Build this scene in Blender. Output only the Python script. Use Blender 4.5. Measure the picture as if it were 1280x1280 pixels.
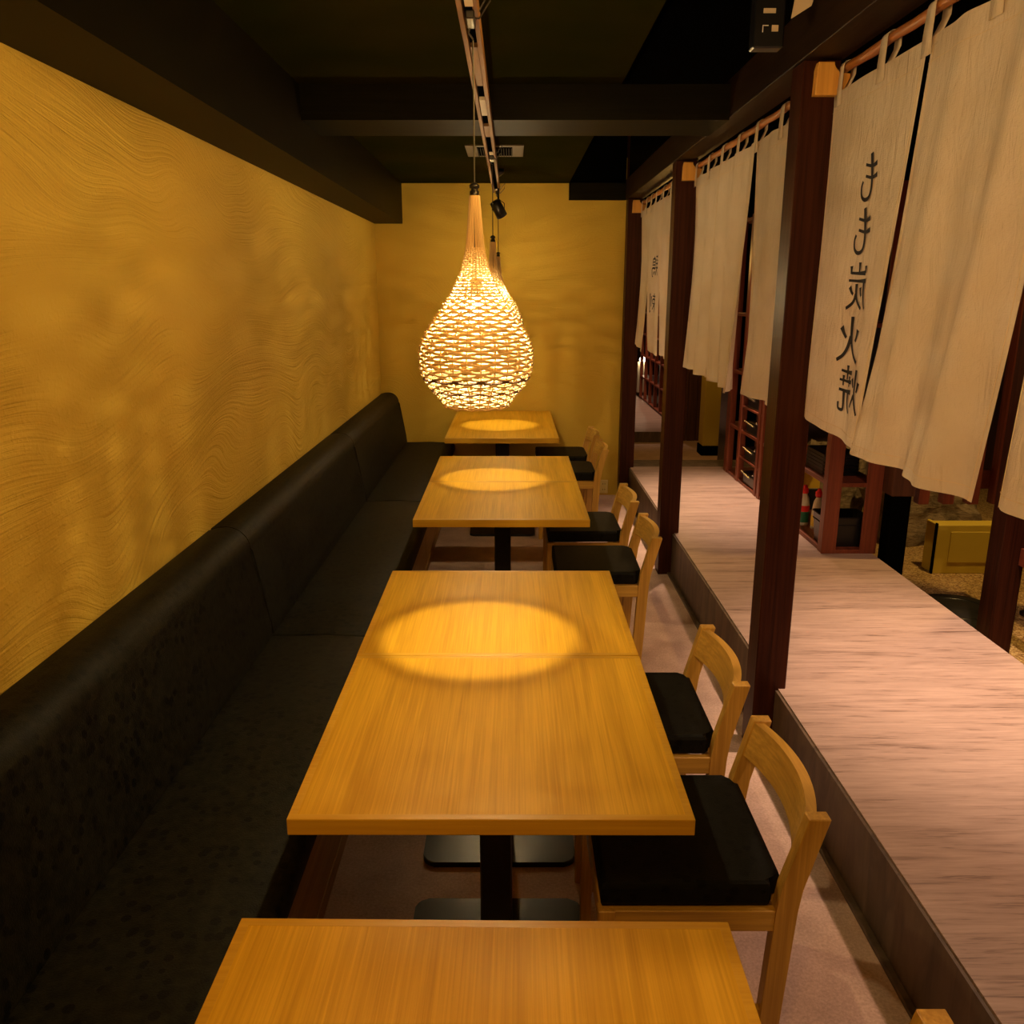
import bpy, bmesh, math, random
from mathutils import Vector, Matrix
random.seed(7)
PI = math.pi
for o in list(bpy.data.objects):
    bpy.data.objects.remove(o, do_unlink=True)
S = bpy.context.scene
COL = S.collection

# ------------------------------------------------------------------ camera
cam = bpy.data.cameras.new('camera'); cam.lens = 1056 / 1280 * 36; cam.sensor_width = 36
cam.clip_start = 0.02
co = bpy.data.objects.new('camera', cam); COL.objects.link(co)
co.location = (0, 0, 1.6375); co.rotation_euler = (math.radians(90 - 14.7), 0, 0)
S.camera = co

# ------------------------------------------------------------------ world and light
w = bpy.data.worlds.new('world'); S.world = w; w.use_nodes = True
w.node_tree.nodes['Background'].inputs[0].default_value = (1, .6, .3, 1)
w.node_tree.nodes['Background'].inputs[1].default_value = .02
S.view_settings.view_transform = 'Standard'; S.view_settings.look = 'None'
S.view_settings.gamma = 1; S.view_settings.use_curve_mapping = False
S.view_settings.exposure = 0.0

WARM = (1.0, .52, .12)
PALE = (1.0, .62, .42)
WHITE = (1.0, .70, .50)
def spot(name, loc, tgt, power, size, color=WARM, blend=.6, radius=.06):
    l = bpy.data.lights.new(name, 'SPOT'); l.energy = power; l.color = color
    l.spot_size = math.radians(size); l.spot_blend = blend; l.shadow_soft_size = radius
    o = bpy.data.objects.new(name, l); COL.objects.link(o); o.location = loc
    d = Vector(tgt) - Vector(loc)
    o.rotation_euler = d.to_track_quat('-Z', 'Y').to_euler()
    return o
def point(name, loc, power, color=WARM, radius=.1):
    l = bpy.data.lights.new(name, 'POINT'); l.energy = power; l.color = color; l.shadow_soft_size = radius
    o = bpy.data.objects.new(name, l); COL.objects.link(o); o.location = loc
    return o
# unseen soft fill lights added behind the camera, no lamps modelled there
point('rear_fill_light', (-.1, -.9, 1.85), 13, WARM, .14)
point('rear_fill_light', (-.1, -2.0, 1.85), 9, WARM, .14)
# added fill spots without fixtures, aimed at left wall, curtains and near table
spot('fill_spot_light', (.2, .9, 2.15), (-.95, 2.2, 1.3), 34, 118, WARM, 1.0, .12)
spot('fill_spot_light', (-.05, .35, 2.18), (1.0, 2.55, 1.7), 74, 82, (1, .58, .22), 1.0, .12)
spot('fill_spot_light', (.3, 1.85, 2.2), (-1.05, 3.9, 1.5), 27, 84, WARM, 1.0, .12)
spot('fill_spot_light', (-.1, 3.2, 2.2), (1.0, 4.5, 1.85), 15, 66, (1, .60, .26), 1.0, .10)
spot('fill_spot_light', (-.1, .15, 2.18), (.0, .72, .7), 36, 96, WARM, 1.0, .12)
# downlights over the raised platform
spot('platform_light', (1.62, 5.7, 2.62), (1.40, 5.55, .25), 52, 92, PALE, .8, .03)
spot('platform_light', (1.62, 5.7, 2.62), (1.50, 5.5, .25), 400, 54, WHITE, 1.0, .03)
spot('platform_light', (1.75, 2.75, 2.62), (1.82, 2.84, .25), 430, 58, WHITE, 1.0, .03)
spot('platform_light', (1.75, 2.75, 2.62), (1.75, 2.85, .25), 86, 100, PALE, .8, .03)
spot('platform_light', (1.7, 1.0, 2.62), (1.4, 1.0, .25), 62, 110, PALE, .8, .05)
spot('platform_light', (1.5, 11.2, 2.62), (1.5, 11.2, .1), 150, 90, PALE, .8, .05)
spot('garden_light', (2.7, 4.2, 2.6), (2.7, 4.8, 0), 130, 110, (1, .62, .2), .8, .06)
point('corridor_fill_light', (1.5, 8.1, 1.9), 20, WARM, .1)  # added point fill that brightens the yellow pillar, no fixture here

# ------------------------------------------------------------------ node helpers
def newmat(name, color=(.5,.5,.5), rough=.6, metal=0, spec=.5):
    m = bpy.data.materials.new(name); m.use_nodes = True
    b = m.node_tree.nodes['Principled BSDF']
    b.inputs['Base Color'].default_value = (*color, 1); b.inputs['Roughness'].default_value = rough
    b.inputs['Metallic'].default_value = metal; b.inputs['Specular IOR Level'].default_value = spec
    return m
class NT:
    def __init__(s, m): s.m = m; s.t = m.node_tree; s.b = s.t.nodes['Principled BSDF']
    def n(s, typ, **kw):
        x = s.t.nodes.new(typ)
        for k, v in kw.items(): setattr(x, k, v)
        return x
    def l(s, a, b): s.t.links.new(a, b)
    def coord(s, scale=(1,1,1), rot=(0,0,0)):
        tc = s.n('ShaderNodeTexCoord'); mp = s.n('ShaderNodeMapping')
        mp.inputs['Scale'].default_value = scale; mp.inputs['Rotation'].default_value = rot
        s.l(tc.outputs['Object'], mp.inputs['Vector']); return mp.outputs['Vector']
    def noise(s, vec, scale=5, detail=4, rough=.5, dist=0):
        x = s.n('ShaderNodeTexNoise'); s.l(vec, x.inputs['Vector'])
        x.inputs['Scale'].default_value = scale; x.inputs['Detail'].default_value = detail
        x.inputs['Roughness'].default_value = rough; x.inputs['Distortion'].default_value = dist
        return x.outputs['Fac']
    def ramp(s, fac, stops):
        r = s.n('ShaderNodeValToRGB'); s.l(fac, r.inputs['Fac'])
        el = r.color_ramp.elements
        while len(el) > 1: el.remove(el[-1])
        el[0].position = stops[0][0]; el[0].color = (*stops[0][1], 1)
        for p, c in stops[1:]:
            e = el.new(p); e.color = (*c, 1)
        return r.outputs['Color']
    def fr(s, fac, a, b, c=0, d=1):
        r = s.n('ShaderNodeMapRange'); s.l(fac, r.inputs['Value'])
        r.inputs['From Min'].default_value = a; r.inputs['From Max'].default_value = b
        r.inputs['To Min'].default_value = c; r.inputs['To Max'].default_value = d
        return r.outputs['Result']
    def math(s, op, a, b):
        r = s.n('ShaderNodeMath', operation=op)
        for i, v in enumerate((a, b)):
            if isinstance(v, (int, float)): r.inputs[i].default_value = v
            else: s.l(v, r.inputs[i])
        return r.outputs[0]
    def bump(s, h, dist=.002, strength=1):
        r = s.n('ShaderNodeBump'); s.l(h, r.inputs['Height']); r.inputs['Distance'].default_value = dist
        r.inputs['Strength'].default_value = strength; s.l(r.outputs['Normal'], s.b.inputs['Normal'])
    def base(s, c): s.l(c, s.b.inputs['Base Color'])

def wood(name, dark, light, axis='y', rough=.42, fine=90, bump=.0006):
    m = newmat(name, light, rough); t = NT(m)
    sc = {'x': (1.2, 26, 26), 'y': (26, 1.2, 26), 'z': (26, 26, 1.2)}[axis]
    v = t.coord(sc)
    a = t.noise(v, 1.0, 3, .55, .6)
    sc2 = {'x': (3, fine*2, fine*2), 'y': (fine*2, 3, fine*2), 'z': (fine*2, fine*2, 3)}[axis]
    b = t.noise(t.coord(sc2), 1.0, 2, .6, .2)
    mix = t.math('ADD', t.math('MULTIPLY', a, .5), t.math('MULTIPLY', b, .5))
    mid = tuple((p + q) / 2 for p, q in zip(dark, light))
    t.base(t.ramp(mix, [(.36, dark), (.5, mid), (.62, light)]))
    t.bump(b, bump, .6)
    return m

M = {}
M['table'] = wood('table_wood', (.56, .305, .014), (.76, .44, .028), 'y', .46, 100)
M['edge'] = wood('table_edge_wood', (.56, .30, .014), (.66, .38, .022), 'x', .40, 60)
M['chair'] = wood('chair_wood', (.46, .25, .04), (.68, .40, .075), 'z', .42, 70)
M['chair_y'] = wood('chair_rail_wood', (.46, .25, .04), (.68, .40, .075), 'y', .42, 70)
M['chair_x'] = wood('chair_apron_wood', (.46, .26, .045), (.66, .40, .075), 'x', .42, 70)
M['panel'] = wood('bench_panel_wood', (.30, .15, .03), (.46, .24, .05), 'y', .45, 60)
M['post'] = wood('post_wood', (.022, .0060, .0028), (.055, .014, .006), 'z', .42, 60)
M['header'] = wood('header_wood', (.014, .007, .003), (.026, .013, .006), 'y', .5, 60)
M['rod'] = wood('rod_wood', (.26, .09, .02), (.42, .16, .035), 'y', .45, 60)
M['bracket'] = wood('bracket_wood', (.62, .30, .05), (.80, .42, .08), 'z', .45, 60)
M['redwood'] = wood('red_shelf_wood', (.13, .028, .012), (.24, .055, .022), 'z', .45, 60)
M['redwood_y'] = wood('red_shelf_board_wood', (.13, .028, .012), (.24, .055, .022), 'y', .45, 60)

def plaster(name, c0, c1, horiz):
    m = newmat(name, c0, .75, 0, .25); t = NT(m)
    tc = t.n('ShaderNodeTexCoord')
    # large swirls: warp the height coordinate, then comb it into fine lines
    warp = t.n('ShaderNodeTexNoise'); mp = t.n('ShaderNodeMapping')
    mp.inputs['Scale'].default_value = (1, .55, 1.0)
    t.l(tc.outputs['Object'], mp.inputs['Vector']); t.l(mp.outputs['Vector'], warp.inputs['Vector'])
    warp.inputs['Scale'].default_value = 1.15; warp.inputs['Detail'].default_value = 1.2; warp.inputs['Distortion'].default_value = .5
    sep = t.n('ShaderNodeSeparateXYZ'); t.l(tc.outputs['Object'], sep.inputs[0])
    zz = t.math('ADD', sep.outputs['Z'], t.math('MULTIPLY', warp.outputs['Fac'], 1.2))
    comb = t.n('ShaderNodeCombineXYZ')
    t.l(t.math('MULTIPLY', zz, 105), comb.inputs['X']); t.l(t.math('MULTIPLY', sep.outputs['X' if horiz else 'Y'], 1.3), comb.inputs['Y'])
    lines = t.noise(comb.outputs[0], 1, 3, .6)
    lines2 = t.fr(lines, .35, .6)
    mask = t.fr(t.noise(t.coord((1, 1.1, 1.6)), 1.6, 2, .5), .38, .62, .18, 1)
    grit = t.noise(t.coord((1,1,1)), 95, 3, .6)
    blobs = t.fr(t.noise(t.coord((1, .8, 1)), 60, 2, .5), .55, .75)
    h = t.math('ADD', t.math('MULTIPLY', lines2, mask), t.math('ADD', t.math('MULTIPLY', grit, .55), t.math('MULTIPLY', blobs, .35)))
    t.bump(h, .0040 if not horiz else .0022, .8)
    t.base(t.ramp(t.noise(t.coord(), 1.3, 3), [(.3, c0), (.7, c1)]))
    return m
M['plaster'] = plaster('yellow_plaster', (.60, .40, .050), (.66, .45, .062), False)
M['plaster_far'] = plaster('yellow_plaster_far', (.58, .38, .045), (.62, .42, .055), True)

def fabric(name, c0, c1, dot, sheen=.3):
    m = newmat(name, c0, .6, 0, .16); t = NT(m)
    v = t.coord()
    mott = t.ramp(t.noise(v, 38, 4, .65), [(.35, c0), (.65, c1)])
    vo = t.n('ShaderNodeTexVoronoi'); t.l(v, vo.inputs['Vector']); vo.inputs['Scale'].default_value = 34
    vo.inputs['Randomness'].default_value = 1
    sep = t.n('ShaderNodeSeparateColor'); t.l(vo.outputs['Color'], sep.inputs[0])
    d = t.math('LESS_THAN', vo.outputs['Distance'], .36)
    on = t.math('MULTIPLY', d, t.math('GREATER_THAN', sep.outputs[0], .45))
    mx = t.n('ShaderNodeMix', data_type='RGBA'); t.l(on, mx.inputs[0]); t.l(mott, mx.inputs[6]); mx.inputs[7].default_value = (*dot, 1)
    t.base(mx.outputs[2])
    t.bump(t.math('SUBTRACT', t.noise(v, 260, 2), t.math('MULTIPLY', on, .5)), .0012, .7)
    return m
M['bench'] = fabric('bench_fabric', (.0030, .0032, .0016), (.0120, .0112, .0060), (.0008, .0008, .0007))
M['cushion'] = fabric('chair_cushion_fabric', (.003, .0034, .003), (.006, .0064, .0052), (.001, .001, .001))

def cloth():
    m = newmat('noren_cotton', (.76, .66, .53), .9, 0, .1); t = NT(m)
    v = t.coord((1, 1, 1))
    a = t.noise(t.coord((500, 500, 60)), 1, 2); b = t.noise(t.coord((500, 40, 500)), 1, 2)
    t.base(t.ramp(t.noise(v, 9, 3), [(.3, (.70, .60, .47)), (.7, (.78, .68, .55))]))
    t.bump(t.math('ADD', t.math('ADD', a, b), t.math('MULTIPLY', t.noise(t.coord((1,7,2.2)), 3.5, 4, .6, .8), 9)), .0016, .7)
    tr = t.n('ShaderNodeBsdfTranslucent'); tr.inputs[0].default_value = (.75, .60, .42, 1)
    mx = t.n('ShaderNodeMixShader'); mx.inputs[0].default_value = .25
    out = t.t.nodes['Material Output']
    t.l(t.b.outputs[0], mx.inputs[1]); t.l(tr.outputs[0], mx.inputs[2]); t.l(mx.outputs[0], out.inputs[0])
    return m
M['cloth'] = cloth()
M['ink'] = newmat('ink', (.008, .007, .012), .8)
M['thread'] = newmat('hem_thread', (.80, .62, .36), .8)

def floor_mat():
    m = newmat('floor_tile', (.3, .22, .18), .62); t = NT(m)
    n = t.noise(t.coord(), 7, 5, .65); g = t.noise(t.coord(), 130, 3, .7)
    mix = t.math('ADD', t.math('MULTIPLY', n, .45), t.math('MULTIPLY', g, .55))
    t.base(t.ramp(mix, [(.38, (.40, .27, .20)), (.52, (.53, .36, .275)), (.62, (.62, .43, .34))]))
    t.bump(g, .0006, .5); return m
M['floor'] = floor_mat()
def stone_plat(name, dark, light, yaxis=False):
    m = newmat(name, light, .38); t = NT(m)
    sc = (1.6, 17, 17)
    a = t.noise(t.coord(sc), 1, 5, .65, 1.2)
    b = t.noise(t.coord((5, 85, 30)), 1, 3, .7, .8)
    mix = t.math('ADD', t.math('MULTIPLY', a, .5), t.math('MULTIPLY', b, .5))
    mid = tuple(p * .35 + q * .65 for p, q in zip(dark, light))
    t.base(t.ramp(mix, [(.36, dark), (.46, mid), (.6, light)]))
    t.bump(mix, .0015, .6); return m
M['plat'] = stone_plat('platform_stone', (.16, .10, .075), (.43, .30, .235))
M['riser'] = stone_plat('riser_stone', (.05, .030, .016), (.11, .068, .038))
def streak(name, c0, c1):
    m = newmat(name, c0, .5); t = NT(m)
    a = t.noise(t.coord((14, 14, 3), (.5, 0, 0)), 1, 4, .6, .8)
    t.base(t.ramp(a, [(.35, c0), (.62, c1)])); return m
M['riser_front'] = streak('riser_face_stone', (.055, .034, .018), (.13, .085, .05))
M['black'] = newmat('black_paint', (.0022, .0021, .0014), .7, 0, .0)
M['ceil'] = newmat('dark_ceiling', (.055, .040, .020), .6, 0, .0)
t = NT(M['ceil']); t.base(t.ramp(t.noise(t.coord(), 2.2, 3), [(.3, (.012, .0135, .0018)), (.7, (.020, .0165, .0030))]))
M['soffit'] = newmat('black_soffit', (.008, .0062, .0016), .5, 0, .05)
M['beam'] = wood('beam_wood', (.0055, .005, .002), (.010, .0085, .0035), 'x', .55, 50)
M['metal_black'] = newmat('black_metal', (.012, .011, .010), .28, .3)
M['plastic_black'] = newmat('black_plastic', (.008, .008, .009), .3)
M['chrome'] = newmat('chrome', (.6, .6, .58), .25, 1)
M['rail'] = newmat('track_rail_metal', (.24, .125, .045), .6, 0, .15)
M['cord'] = newmat('cord', (.02, .018, .015), .5)
M['rattan'] = wood('rattan', (.55, .38, .17), (.75, .55, .28), 'z', .6, 60)
M['dark_rattan'] = newmat('dark_rattan', (.06, .025, .012), .5)
M['beige'] = newmat('beige_plastic', (.62, .50, .34), .6)
M['white'] = newmat('white_plastic', (.8, .77, .7), .5)
M['red'] = newmat('red_plastic', (.75, .015, .02), .4)
M['green'] = newmat('green_label', (.01, .16, .09), .5)
M['yellow'] = newmat('yellow_card', (.75, .48, .04), .6)
M['yellow_paint'] = newmat('olive_yellow_wall', (.58, .42, .04), .7)
M['dark_wood'] = wood('dark_partition_wood', (.05, .018, .009), (.10, .035, .017), 'z', .5, 40)
M['disc'] = newmat('dull_black', (.012, .010, .008), .7, 0, .2)
M['vent'] = newmat('vent_paint', (.05, .028, .004), .5)
M['socket'] = newmat('socket_plate', (.62, .48, .16), .45)
M['blue'] = newmat('blue_plastic', (.03, .07, .30), .5)
def rockm():
    m = newmat('rock', (.2, .15, .1), .9); t = NT(m)
    t.base(t.ramp(t.noise(t.coord(), 9, 6, .7), [(.35, (.10, .07, .035)), (.6, (.30, .22, .13))]))
    t.bump(t.noise(t.coord((1,1,3)), 14, 5, .7), .02, .8); return m
M['rock'] = rockm()
def gravelm():
    m = newmat('gravel', (.5, .3, .1), .8); t = NT(m)
    vo = t.n('ShaderNodeTexVoronoi'); t.l(t.coord(), vo.inputs['Vector']); vo.inputs['Scale'].default_value = 120
    sep = t.n('ShaderNodeSeparateColor'); t.l(vo.outputs['Color'], sep.inputs[0])
    t.base(t.ramp(sep.outputs[0], [(0, (.22, .11, .03)), (.5, (.50, .30, .09)), (1, (.72, .50, .20))]))
    t.bump(t.math('MULTIPLY', vo.outputs['Distance'], -1), .012, 1); return m
M['gravel'] = gravelm()
def emis(name, c, s):
    m = newmat(name, c, .5); b = m.node_tree.nodes['Principled BSDF']
    b.inputs['Emission Color'].default_value = (*c, 1); b.inputs['Emission Strength'].default_value = s; return m
M['bulb'] = emis('bulb_glow', (1, .74, .38), 7400)
M['bulb_glass'] = newmat('bulb_glass', (1, .8, .5), .3)
_t = NT(M['bulb_glass']); _tr = _t.n('ShaderNodeBsdfTransparent'); _em = _t.n('ShaderNodeEmission'); _ad = _t.n('ShaderNodeAddShader')
_em.inputs[0].default_value = (1, .75, .42, 1); _em.inputs[1].default_value = 7
_t.l(_tr.outputs[0], _ad.inputs[0]); _t.l(_em.outputs[0], _ad.inputs[1]); _t.l(_ad.outputs[0], _t.t.nodes['Material Output'].inputs[0])
M['far_lamp'] = emis('far_lamp_glow', (1, .8, .5), 30)

M['table'].node_tree.nodes['Principled BSDF'].inputs['Specular IOR Level'].default_value = .22
for _k, _v in (('beam', .04), ('post', .12), ('header', .08)): M[_k].node_tree.nodes['Principled BSDF'].inputs['Specular IOR Level'].default_value = _v
# ------------------------------------------------------------------ geometry helpers
def obj(name, bm, mat, parent=None, smooth=False):
    me = bpy.data.meshes.new(name); bmesh.ops.recalc_face_normals(bm, faces=bm.faces)
    bm.to_mesh(me); bm.free()
    for m in (mat if isinstance(mat, (list, tuple)) else [mat]): me.materials.append(m)
    if smooth:
        for p in me.polygons: p.use_smooth = True
    o = bpy.data.objects.new(name, me); COL.objects.link(o)
    if parent: o.parent = parent
    return o
def soften(me, ang=40):
    me.shade_smooth()
    me.set_sharp_from_angle(angle=math.radians(ang))
def box(bm, x0, x1, y0, y1, z0, z1, bev=0, seg=1, mat=0):
    vs = [bm.verts.new((x, y, z)) for z in (z0, z1) for y in (y0, y1) for x in (x0, x1)]
    fs = [bm.faces.new([vs[i] for i in q]) for q in ((0,2,3,1),(4,5,7,6),(0,1,5,4),(2,6,7,3),(0,4,6,2),(1,3,7,5))]
    for f in fs: f.material_index = mat
    if bev:
        es = list({e for f in fs for e in f.edges})
        bmesh.ops.bevel(bm, geom=es, offset=bev, segments=seg, profile=.5, affect='EDGES')
    return bm
def B(*a, **k): return box(bmesh.new(), *a, **k)
def prism_y(bm, prof, y0, y1, bev=0):
    """profile of (x,z) extruded along y"""
    a = [bm.verts.new((x, y0, z)) for x, z in prof]; b = [bm.verts.new((x, y1, z)) for x, z in prof]
    n = len(prof); fs = [bm.faces.new(a[::-1]), bm.faces.new(b)]
    for i in range(n): fs.append(bm.faces.new((a[i], a[(i+1) % n], b[(i+1) % n], b[i])))
    if bev:
        es = list({e for f in fs[:2] for e in f.edges})
        bmesh.ops.bevel(bm, geom=es, offset=bev, segments=2, profile=.5, affect='EDGES')
    return bm
def tube(bm, pts, r, sides=6, close=False, flat=1.0, cap=True, mat=0):
    rings = []; n = len(pts); P = [Vector(p) for p in pts]
    for i, p in enumerate(P):
        if close: d = P[(i+1) % n] - P[i-1]
        else: d = P[min(i+1, n-1)] - P[max(i-1, 0)]
        d.normalize()
        up = Vector((0,0,1)) if abs(d.z) < .95 else Vector((1,0,0))
        s = d.cross(up).normalized(); u = s.cross(d).normalized()
        rr = r[i] if isinstance(r, (list, tuple)) else r
        rings.append([bm.verts.new(p + (s*math.cos(2*PI*k/sides)*flat + u*math.sin(2*PI*k/sides))*rr) for k in range(sides)])
    m = n if close else n-1
    for i in range(m):
        a, b = rings[i], rings[(i+1) % n]
        for k in range(sides):
            f = bm.faces.new((a[k], a[(k+1) % sides], b[(k+1) % sides], b[k])); f.material_index = mat
    if cap and not close:
        bm.faces.new(rings[0][::-1]).material_index = mat; bm.faces.new(rings[-1]).material_index = mat
    return bm
def lathe(bm, prof, seg=16, c=(0,0,0), mat=0, cap=True):
    rings = []
    for r, z in prof:
        rings.append([bm.verts.new((c[0]+r*math.cos(2*PI*k/seg), c[1]+r*math.sin(2*PI*k/seg), c[2]+z)) for k in range(seg)])
    for a, b in zip(rings, rings[1:]):
        for k in range(seg):
            f = bm.faces.new((a[k], a[(k+1) % seg], b[(k+1) % seg], b[k])); f.material_index = mat
    if cap:
        bm.faces.new(rings[0][::-1]).material_index = mat; bm.faces.new(rings[-1]).material_index = mat
    return bm
def tag(o, label, cat, group=None):
    o['label'] = label; o['category'] = cat
    if group: o['group'] = group
    return o
def thing(name, label, cat, loc=(0,0,0), rz=0, group=None):
    o = bpy.data.objects.new(name, None); COL.objects.link(o); o.location = loc; o.rotation_euler = (0,0,rz)
    o.empty_display_size = .1
    return tag(o, label, cat, group)
def struct(name, bm, mat, label=None):
    o = obj(name, bm, mat); o['kind'] = 'structure'
    if label: o['label'] = label
    return o
def dup(root, loc, rz, label):
    r = root.copy(); COL.objects.link(r); r.location = loc; r.rotation_euler = (0,0,rz); r['label'] = label
    for ch in list(root.children):
        c = ch.copy(); COL.objects.link(c); c.parent = r
        for g in list(ch.children):
            d = g.copy(); COL.objects.link(d); d.parent = c
    return r

# ------------------------------------------------------------------ room shell
YF = 6.80
struct('floor', B(-1.16, 1.2, -2.7, YF+.1, -.06, 0), M['floor'])
struct('floor', B(.9, 4.3, YF+.55, 16, -.06, 0), M['floor'])
struct('wall_left', B(-1.16, -1.05, -2.7, YF+.1, 0, 2.6), M['plaster'])
struct('wall_far', B(-1.05, .868, YF, YF+.12, 0, 2.6), M['plaster_far'])
struct('wall_back', B(-1.16, 4.4, -2.8, -2.7, -.06, 3.0), M['plaster_far'])
struct('wall_right', B(4.3, 4.4, -2.7, 16, -.06, 3.0), M['dark_wood'])
struct('wall_end', B(.7, 4.4, 16, 16.1, -.06, 3.0), M['dark_wood'])
struct('ceiling', B(-1.16, .43, -2.7, YF+.1, 2.42, 2.47), M['ceil'])
struct('ceiling', B(.43, 4.4, -2.7, 16.1, 2.78, 2.84), M['black'])
struct('trim_1', B(.43, .445, -2.7, YF, 2.47, 2.78), M['black'])
struct('trim_2', B(-1.05, -.835, -2.7, YF, 2.13, 2.42), M['soffit'])
struct('trim_3', B(-.835, .86, 3.63, 3.985, 2.29, 2.42), M['beam'])
struct('trim_4', B(.43, .86, YF-.03, YF+.1, 2.298, 2.42), M['beam'])
struct('trim_5', B(.43, .86, YF-.012, YF-.002, 2.42, 2.78), M['black'])
# raised platform: top slab, riser slab, kerb, far nosing
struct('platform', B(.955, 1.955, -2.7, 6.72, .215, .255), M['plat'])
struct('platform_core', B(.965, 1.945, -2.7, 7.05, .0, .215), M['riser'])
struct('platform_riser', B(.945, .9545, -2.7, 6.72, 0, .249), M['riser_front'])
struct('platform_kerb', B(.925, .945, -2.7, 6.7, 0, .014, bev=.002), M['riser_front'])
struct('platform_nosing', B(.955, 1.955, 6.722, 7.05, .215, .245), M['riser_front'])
# second, far platform beyond the lower walkway
struct('far_platform', B(.9, 1.86, 9.3, 14.6, .085, .12), M['plat'])
struct('far_platform_riser', B(.9, 1.86, 9.29, 9.3, 0, .12), M['riser_front'])
struct('gravel_bed', B(1.955, 4.3, -2.7, YF+.55, -.05, 0), M['gravel'])

# ------------------------------------------------------------------ bench
def bench(y0, y1, label, n):
    t = thing('bench_section', label, 'bench', (-.75, (y0+y1)/2, 0), 0, 'black upholstered bench sections along the yellow wall')
    ox, oy = -.75, (y0+y1)/2; a, b = y0-oy+.003, y1-oy-.003
    pr = [(-1.045, .36), (-.49, .36), (-.470, .368), (-.463, .385), (-.463, .415), (-.471, .433), (-.490, .441), (-.66, .447), (-1.045, .443)]
    soften(obj('seat_cushion', prism_y(bmesh.new(), [(x-ox, z) for x, z in pr], a, b, .008), M['bench'], t).data)
    def arc(cx, cz, rx, rz, a0, a1, n=8):
        return [(cx+rx*math.cos(math.radians(a0+(a1-a0)*k/n)), cz+rz*math.sin(math.radians(a0+(a1-a0)*k/n))) for k in range(n+1)]
    pb = [(-1.045, .449), (-.852, .449), (-.858, .50)] + arc(-.990, .770, .080, .077, -8, 90, 12) + [(-1.01, .847), (-1.045, .838)]
    pb_ = [(-1.045, .449), (-.852, .449), (-.858, .50), (-.905, .745), (-.915, .785), (-.930, .815), (-.952, .836), (-.98, .846), (-1.01, .845), (-1.045, .836)]
    soften(obj('backrest', prism_y(bmesh.new(), [(x-ox, z) for x, z in pb], a, b, .008), M['bench'], t).data)
    bm = B(-1.04-ox, -.512-ox, a, b, 0.05, .36)
    obj('base_panel', bm, M['panel'], t)
    obj('plinth', B(-1.04-ox, -.508-ox, a, b, 0, .05, bev=.001), M['panel'], t)
    return t
bench(-.9, .81, 'black speckled bench section nearest the camera, cut by the lower left corner', 0)
bench(.81, 2.81, 'black speckled bench section beside the largest front table, below the near wall', 1)
bench(2.81, 4.80, 'middle black bench section between its two seams, beside the third table', 2)
bench(4.80, 6.795, 'farthest black bench section ending at the far yellow wall', 3)

# ------------------------------------------------------------------ tables
def rrect(hx, hy, r, n=5):
    pts = []
    for cx, cy, a0 in ((hx-r, hy-r, 0), (-hx+r, hy-r, 90), (-hx+r, -hy+r, 180), (hx-r, -hy+r, 270)):
        for k in range(n+1):
            a = math.radians(a0 + 90*k/n); pts.append((cx+r*math.cos(a), cy+r*math.sin(a)))
    return pts
def slab(bm, pts, z0, z1, bev=0, off=(0,0)):
    a = [bm.verts.new((x+off[0], y+off[1], z0)) for x, y in pts]; b = [bm.verts.new((x+off[0], y+off[1], z1)) for x, y in pts]
    n = len(pts); fb = bm.faces.new(a[::-1]); ft = bm.faces.new(b)
    for i in range(n): bm.faces.new((a[i], a[(i+1) % n], b[(i+1) % n], b[i]))
    if bev:
        bmesh.ops.bevel(bm, geom=list(ft.edges)+list(fb.edges), offset=bev, segments=2, profile=.5, affect='EDGES')
    return bm
def table(cx, cy, ly, py, label, rz=0, cols=None, cw=.0385):
    """py: pedestal offset along y (one value or several)"""
    t = thing('dining_table', label, 'table', (cx, cy, 0), rz, 'ash topped pedestal tables in a row')
    hx, hy, e = .375, ly/2-.001, .016
    obj('tabletop', B(-hx+e, hx-e, -hy+e, hy-e, .668, .7), M['table'], t)
    bm = bmesh.new()
    outer = rrect(hx, hy, .006, 2); inner = [(-hx+e, -hy+e), (hx-e, -hy+e), (hx-e, hy-e), (-hx+e, hy-e)]
    # banding frame: four mitred strips
    def strip(p):
        vs = [bm.verts.new((x, y, z)) for z in (.667, .7002) for x, y in p]
        fs = [bm.faces.new((vs[3], vs[2], vs[1], vs[0])), bm.faces.new(vs[4:])]
        for i in range(4): fs.append(bm.faces.new((vs[i], vs[(i+1) % 4], vs[4+(i+1) % 4], vs[4+i])))
        ed = [e_ for e_ in fs[2].edges]
        bmesh.ops.bevel(bm, geom=ed, offset=.0018, segments=2, profile=.5, affect='EDGES')
    c = [(-hx, -hy), (hx, -hy), (hx, hy), (-hx, hy)]
    for i in range(4):
        j = (i+1) % 4; strip([c[i], c[j], inner[j], inner[i]])
    obj('edge_band', bm, M['edge'], t)
    for p in (py if isinstance(py, (list, tuple)) else [py]):
        obj('column', B(-cw, cw, p-cw, p+cw, .02, .655, bev=.004), M['metal_black'], t)
        obj('mounting_plate', B(-.17, .17, p-.14, p+.14, .655, .668), M['metal_black'], t)
        obj('base_plate', slab(bmesh.new(), rrect(.225, .20, .035), 0, .017, .005, (0, p)), M['metal_black'], t, False)
    return t
table(-.047, .745, .71, -.02, 'pedestal table cropped by the bottom edge, nearest the camera', -.0115)
table(-.038, 1.712, .72, .07, 'front half of the joined table pair in the middle, with bare ash top', -.002)
table(-.038, 2.4235, .703, -.09, 'rear half of the middle table pair, holding most of the large light pool', 0)
table(-.045, 3.8125, .739, .09, 'front half of the second joined table pair, before the last table', 0)
table(-.045, 4.5235, .683, -.08, 'rear half of the second joined table pair, nearer the last table', 0)
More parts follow.
